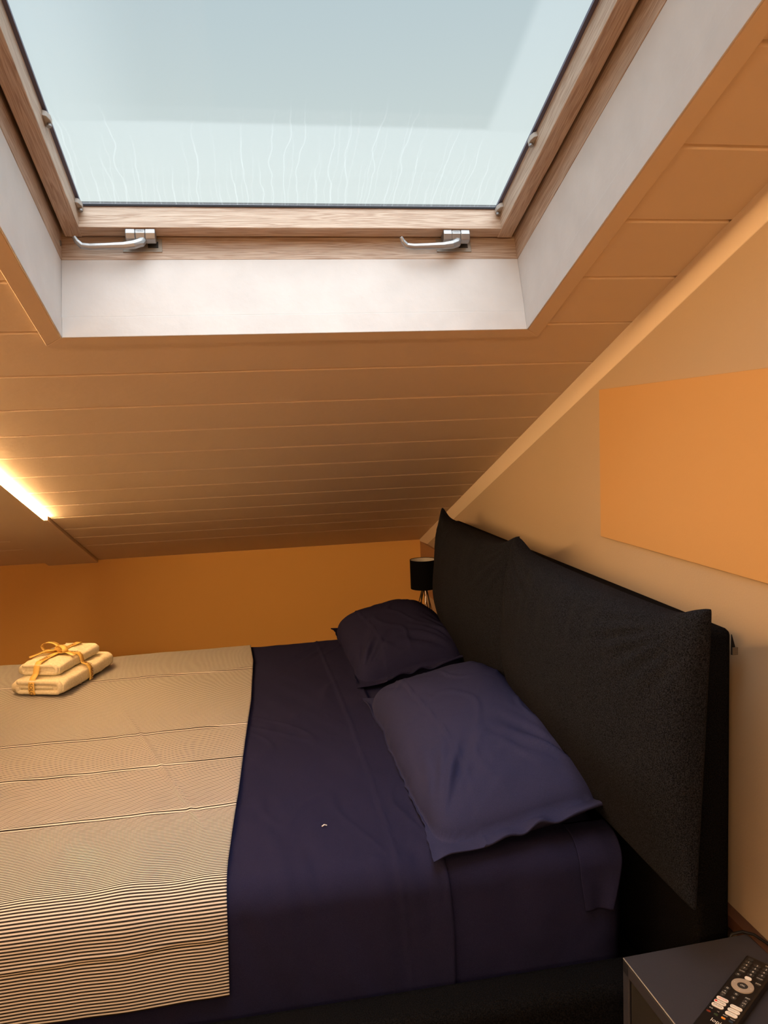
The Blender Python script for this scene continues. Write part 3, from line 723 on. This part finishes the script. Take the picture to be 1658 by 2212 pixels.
# ------------------------------------------------------------------ bedside cabinets
def cabinet(name, loc, rz_, label, wx=0.226, wy=0.40, h=0.49):
    """origin at back-left top corner projected to floor; body spans x 0..wx, y -wy..0; door on the -x side"""
    e0 = empty(name, mw=Matrix.Translation(loc) @ Matrix.Rotation(rz_, 4, 'Z'))
    def P(m, n, mat, **k):
        o = m.build(n, mat, **k); o.parent = e0; return o
    m = MB().box(0, wx, -wy, 0, h - 0.004, h).box(0.0, 0.004, -0.018, 0, 0.04, h - 0.004).box(0.0, 0.004, -wy, -wy + 0.018, 0.04, h - 0.004).box(0.0, 0.004, -wy, 0, h - 0.024, h - 0.004).box(0, 0.004, -wy, 0, 0.04, 0.06)
    m.box(0.004, wx, -0.004, 0, 0.04, h - 0.004).box(0.004, wx, -wy, -wy + 0.004, 0.04, h - 0.004).box(wx - 0.004, wx, -wy + .004, -0.004, 0.04, h - 0.004).box(0.004, wx, -wy + .004, -.004, 0.04, 0.05)
    P(m, 'cabinet_body', M_stand, bevel=0.0012)
    P(MB().tube([(0.0002, -wy + 0.001, h - 0.0002), (0.0002, -0.002, h - 0.0002)], 0.0009, 6), 'edge_highlight', M_edge)  # pale line painting the highlight along the top edge
    d = P(MB().box(0.003, 0.007, -wy + 0.020, -0.020, 0.062, h - 0.026), 'door', M_door, bevel=0.001)
    kn = MB().lathe([(0.006, 0), (0.008, -0.012), (0.011, -0.016), (0.0, -0.018)], 16)
    kn.v = [(0.003 + z, -wy + 0.05 + y, 0.28 + x) for x, y, z in kn.v]; k_ = kn.build('door_knob', M_stand, smooth=True); k_.parent = d
    for x in (0.02, wx - 0.02):
        for y in (-0.02, -wy + 0.02):
            P(MB().box(x - 0.012, x + 0.012, y - 0.012, y + 0.012, 0, 0.041), 'foot', M_black)
    return e0
c1 = cabinet('bedside_cabinet', (-0.2520, 1.107, 0), math.radians(2.2), 'dark graphite metal bedside cabinet in the foreground, carrying the remote control')
tag(c1, 'dark graphite metal bedside cabinet in the foreground, carrying the remote control', 'bedside cabinet')
c2 = cabinet('bedside_cabinet', (-0.300, 3.40, 0), 0, '', wx=0.28, wy=0.38)
tag(c2, 'bedside cabinet hidden behind the far pillow, carrying the black lamp', 'bedside cabinet')
# dark trunking along the wall behind the near cabinet
o = MB().box(-0.021, 0.0, 0.2, 2.2, 0.463, 0.486).build('cable_trunking', M_trunk, bevel=0.001)
tag(o, 'dark brown cable trunking along the wall behind the near cabinet', 'cable trunking')
# power cable on the cabinet back edge
m = MB().tube([(-0.062, 1.118, 0.40), (-0.060, 1.117, 0.478), (-0.052, 1.118, 0.492), (-0.034, 1.116, 0.4945), (-0.020, 1.105, 0.4945), (-0.012, 1.08, 0.4935), (-0.010, 1.02, 0.4935), (-0.012, 0.9, 0.4935)], 0.0026, 8)
tag(m.build('power_cable', M_black, smooth=True), 'thin black power cable lying over the back edge of the near cabinet', 'cable')

# ------------------------------------------------------------------ lamp
lz = 0.49; lx, ly = -0.123, 3.10
lamp = tag(empty('table_lamp', (lx, ly, lz)), 'small table lamp with black drum shade and twisted chrome wire stem', 'lamp')
def lp(m, n, mat, parent=lamp, **k):
    o = m.build(n, mat, **k); o.parent = parent; return o
zt_, zb_ = 0.819 - lz, 0.700 - lz; r = 0.0545
sh = lp(MB().lathe([(r, zb_), (r, zt_), (r - 0.0015, zt_), (r - 0.0015, zb_)], 48, closed=True), 'lamp_shade', M_shade, smooth=False)
lp(MB().lathe([(r - 0.0018, zb_ + 0.001), (r - 0.0018, zt_ - 0.002), (r - 0.0025, zt_ - 0.002), (r - 0.0025, zb_ + 0.001)], 48, closed=True), 'shade_lining', M_shadein, parent=sh)
lp(MB().lathe([(0.045, 0), (0.045, 0.006), (0.040, 0.010), (0.0, 0.011)], 32), 'lamp_base', M_chrome, smooth=True)
for k_ in range(7):
    pts = []
    for i in range(13):
        t_ = i / 12; a = 2 * PI * k_ / 7 + t_ * 1.6; rr = 0.034 * (1 - t_) ** 1.3 * (1) + 0.006 + 0.010 * math.sin(PI * t_)
        pts.append((rr * math.cos(a), rr * math.sin(a), 0.008 + t_ * 0.215))
    lp(MB().tube(pts, 0.0024, 8), 'stem_wire', M_chrome if k_ % 2 == 0 else M_black, smooth=True)
lp(MB().lathe([(0.012, 0.205), (0.012, 0.250), (0.016, 0.255), (0.016, 0.262), (0.0, 0.262)], 20), 'lamp_socket', M_black)

# ------------------------------------------------------------------ remote control
RW, RL, RH = 0.046, 0.205, 0.014
ux = Vector((-0.82, -0.572)).normalized()
ang = math.atan2(ux.y, ux.x)                       # local +x runs down the length toward the camera
rc = empty('remote_control', mw=Matrix.Translation((-0.070, 1.052, 0.4905)) @ Matrix.Rotation(ang, 4, 'Z'))
tag(rc, 'black television remote with white streaming keys lying on the near cabinet', 'remote control')
# local frame: x 0..RL, y 0..RW (y grows to the right seen from the camera)
def rcp(m, n, mat, parent=rc, **k):
    o = m.build(n, mat, **k); o.parent = parent; return o
m = MB().box(0, RL, 0, RW, 0, RH); rcp(m, 'casing', M_remote, bevel=0.003, bseg=3)
zt2 = RH
def rot_text(txt, size, x, y, mat, parent, z=zt2 + 0.0012, sx_=1.0):
    v, f = text_mb(txt, size); m = MB()
    m.v = [(x - b, y + a * sx_, z) for a, b, c_ in v]; m.f = f
    return rcp(m, 'lettering', mat, parent=parent, fix=False)
def pill(x, y, lx_, ly_, mat, txt=None, tm=None, ts=0.004, h=0.001):
    m = MB(); n = 24; pts = []
    r_ = min(lx_, ly_) / 2
    for k in range(n):
        a = 2 * PI * k / n; cx = (lx_ / 2 - r_) * (1 if math.cos(a) >= 0 else -1); cy = (ly_ / 2 - r_) * (1 if math.sin(a) >= 0 else -1)
        pts.append((x + cx + r_ * math.cos(a), y + cy + r_ * math.sin(a)))
    m.prism(pts, 'z', RH - 0.0005, RH + h)
    b = rcp(m, 'button', mat)
    if txt: rot_text(txt, ts, x, y, tm, b, z=RH + h + 0.0002)
    return b
F3 = (0.010, 0.023, 0.036)
pill(0.010, F3[0], 0.006, 0.008, M_btn); pill(0.010, F3[2], 0.005, 0.009, M_btn, 'INPUT', M_txtw, 0.0028)
rows_ = [('1', '2', '3'), ('4', '5', '6'), ('7', '8', '9'), ('GUIDE', '0', 'CH.LIST')]
for r_i, row in enumerate(rows_):
    x = 0.0185 + 0.0088 * r_i
    for c_i, t_ in enumerate(row):
        pill(x, F3[c_i], 0.0058, 0.0100, M_btn, t_, M_txtw, 0.0052 if len(t_) == 1 else 0.0026)
pill(0.056, 0.0085, 0.007, 0.008, M_btn, '=', M_txtw, 0.006); pill(0.055, 0.023, 0.0078, 0.0100, M_wbtn); pill(0.058, 0.0385, 0.006, 0.009, M_btn, 'INFO', M_txtw, 0.0032)
m = MB().lathe([(0.0075, RH), (0.0075, RH + 0.0014), (0.0155, RH + 0.0014), (0.0158, RH)], 48, (0.0765, 0.023, 0), closed=True); rg = rcp(m, 'direction_ring', M_ring, smooth=False)
for dx, dy in ((0, -0.0118), (0, 0.0118), (-0.0118, 0), (0.0118, 0)):
    rot_text('<' if dy < 0 else '>' if dy > 0 else '^' if dx < 0 else 'v', 0.0035, 0.0765 + dx, 0.023 + dy, M_txtw, rg, z=RH + 0.0016)
pill(0.0765, 0.023, 0.0138, 0.0138, M_btn, 'OK', M_txtw, 0.0048)
pill(0.0960, 0.0085, 0.0065, 0.008, M_btn, 'G', M_txtw, 0.0045); pill(0.1000, 0.023, 0.007, 0.008, M_btn, 'n', M_txtw, 0.006); pill(0.0985, 0.0385, 0.006, 0.009, M_btn, 'EXIT', M_txtw, 0.0030)
v_ = pill(0.1095, 0.0085, 0.0165, 0.0072, M_btn); rot_text('+', 0.0050, 0.1045, 0.0085, M_txtw, v_); rot_text('VOL', 0.0032, 0.1095, 0.0085, M_txtw, v_); rot_text('-', 0.0050, 0.1145, 0.0085, M_txtw, v_)
pill(0.1100, 0.023, 0.007, 0.008, M_btn, 'x', M_txtw, 0.005)
v_ = pill(0.1125, 0.0385, 0.0195, 0.0072, M_btn); rot_text('^', 0.0050, 0.1065, 0.0385, M_txtw, v_); rot_text('CH', 0.0036, 0.1120, 0.0385, M_txtw, v_); rot_text('v', 0.0042, 0.1175, 0.0385, M_txtw, v_)
for i, (tx, mt) in enumerate((('NETFLIX', M_red), ('YouTube', M_dark), ('DAZN', M_dark))):
    b_ = pill(0.1235 + 0.0088 * i, 0.0125, 0.0070, 0.0170, M_wbtn, tx, mt, 0.0034 if i < 2 else 0.0042)
    if i == 1: rcp(MB().box(0.1235 + 0.0088 - 0.0016, 0.1235 + 0.0088 + 0.0016, 0.0050, 0.0080, RH + 0.001, RH + 0.0013), 'emblem', M_red, parent=b_)
for i, tx in enumerate(('prime video', 'Rakuten TV', 'Disney+')):
    pill(0.1275 + 0.0088 * i, 0.0335, 0.0070, 0.0170, M_wbtn, tx, M_blue, 0.0030)
for i, tx in enumerate(('SUB', '>II', 'INFO', 'TEXT')):
    rot_text(tx, 0.0028, 0.1505 + 0.001 * i, 0.007 + 0.0105 * i, M_txtw, rc, z=RH + 0.0004)
for i, mt in enumerate((simple('dull_red_mark', (0.16, 0.03, 0.015), 0.5), simple('green_mark', (0.04, 0.06, 0.03), 0.5), M_amber, simple('dull_blue_mark', (0.03, 0.05, 0.08), 0.5))):
    pill(0.1590, 0.007 + 0.0105 * i, 0.0028, 0.006, mt)
rot_text('lopi', 0.0100, 0.1720, 0.0230, M_txtw, rc, z=RH + 0.0004)
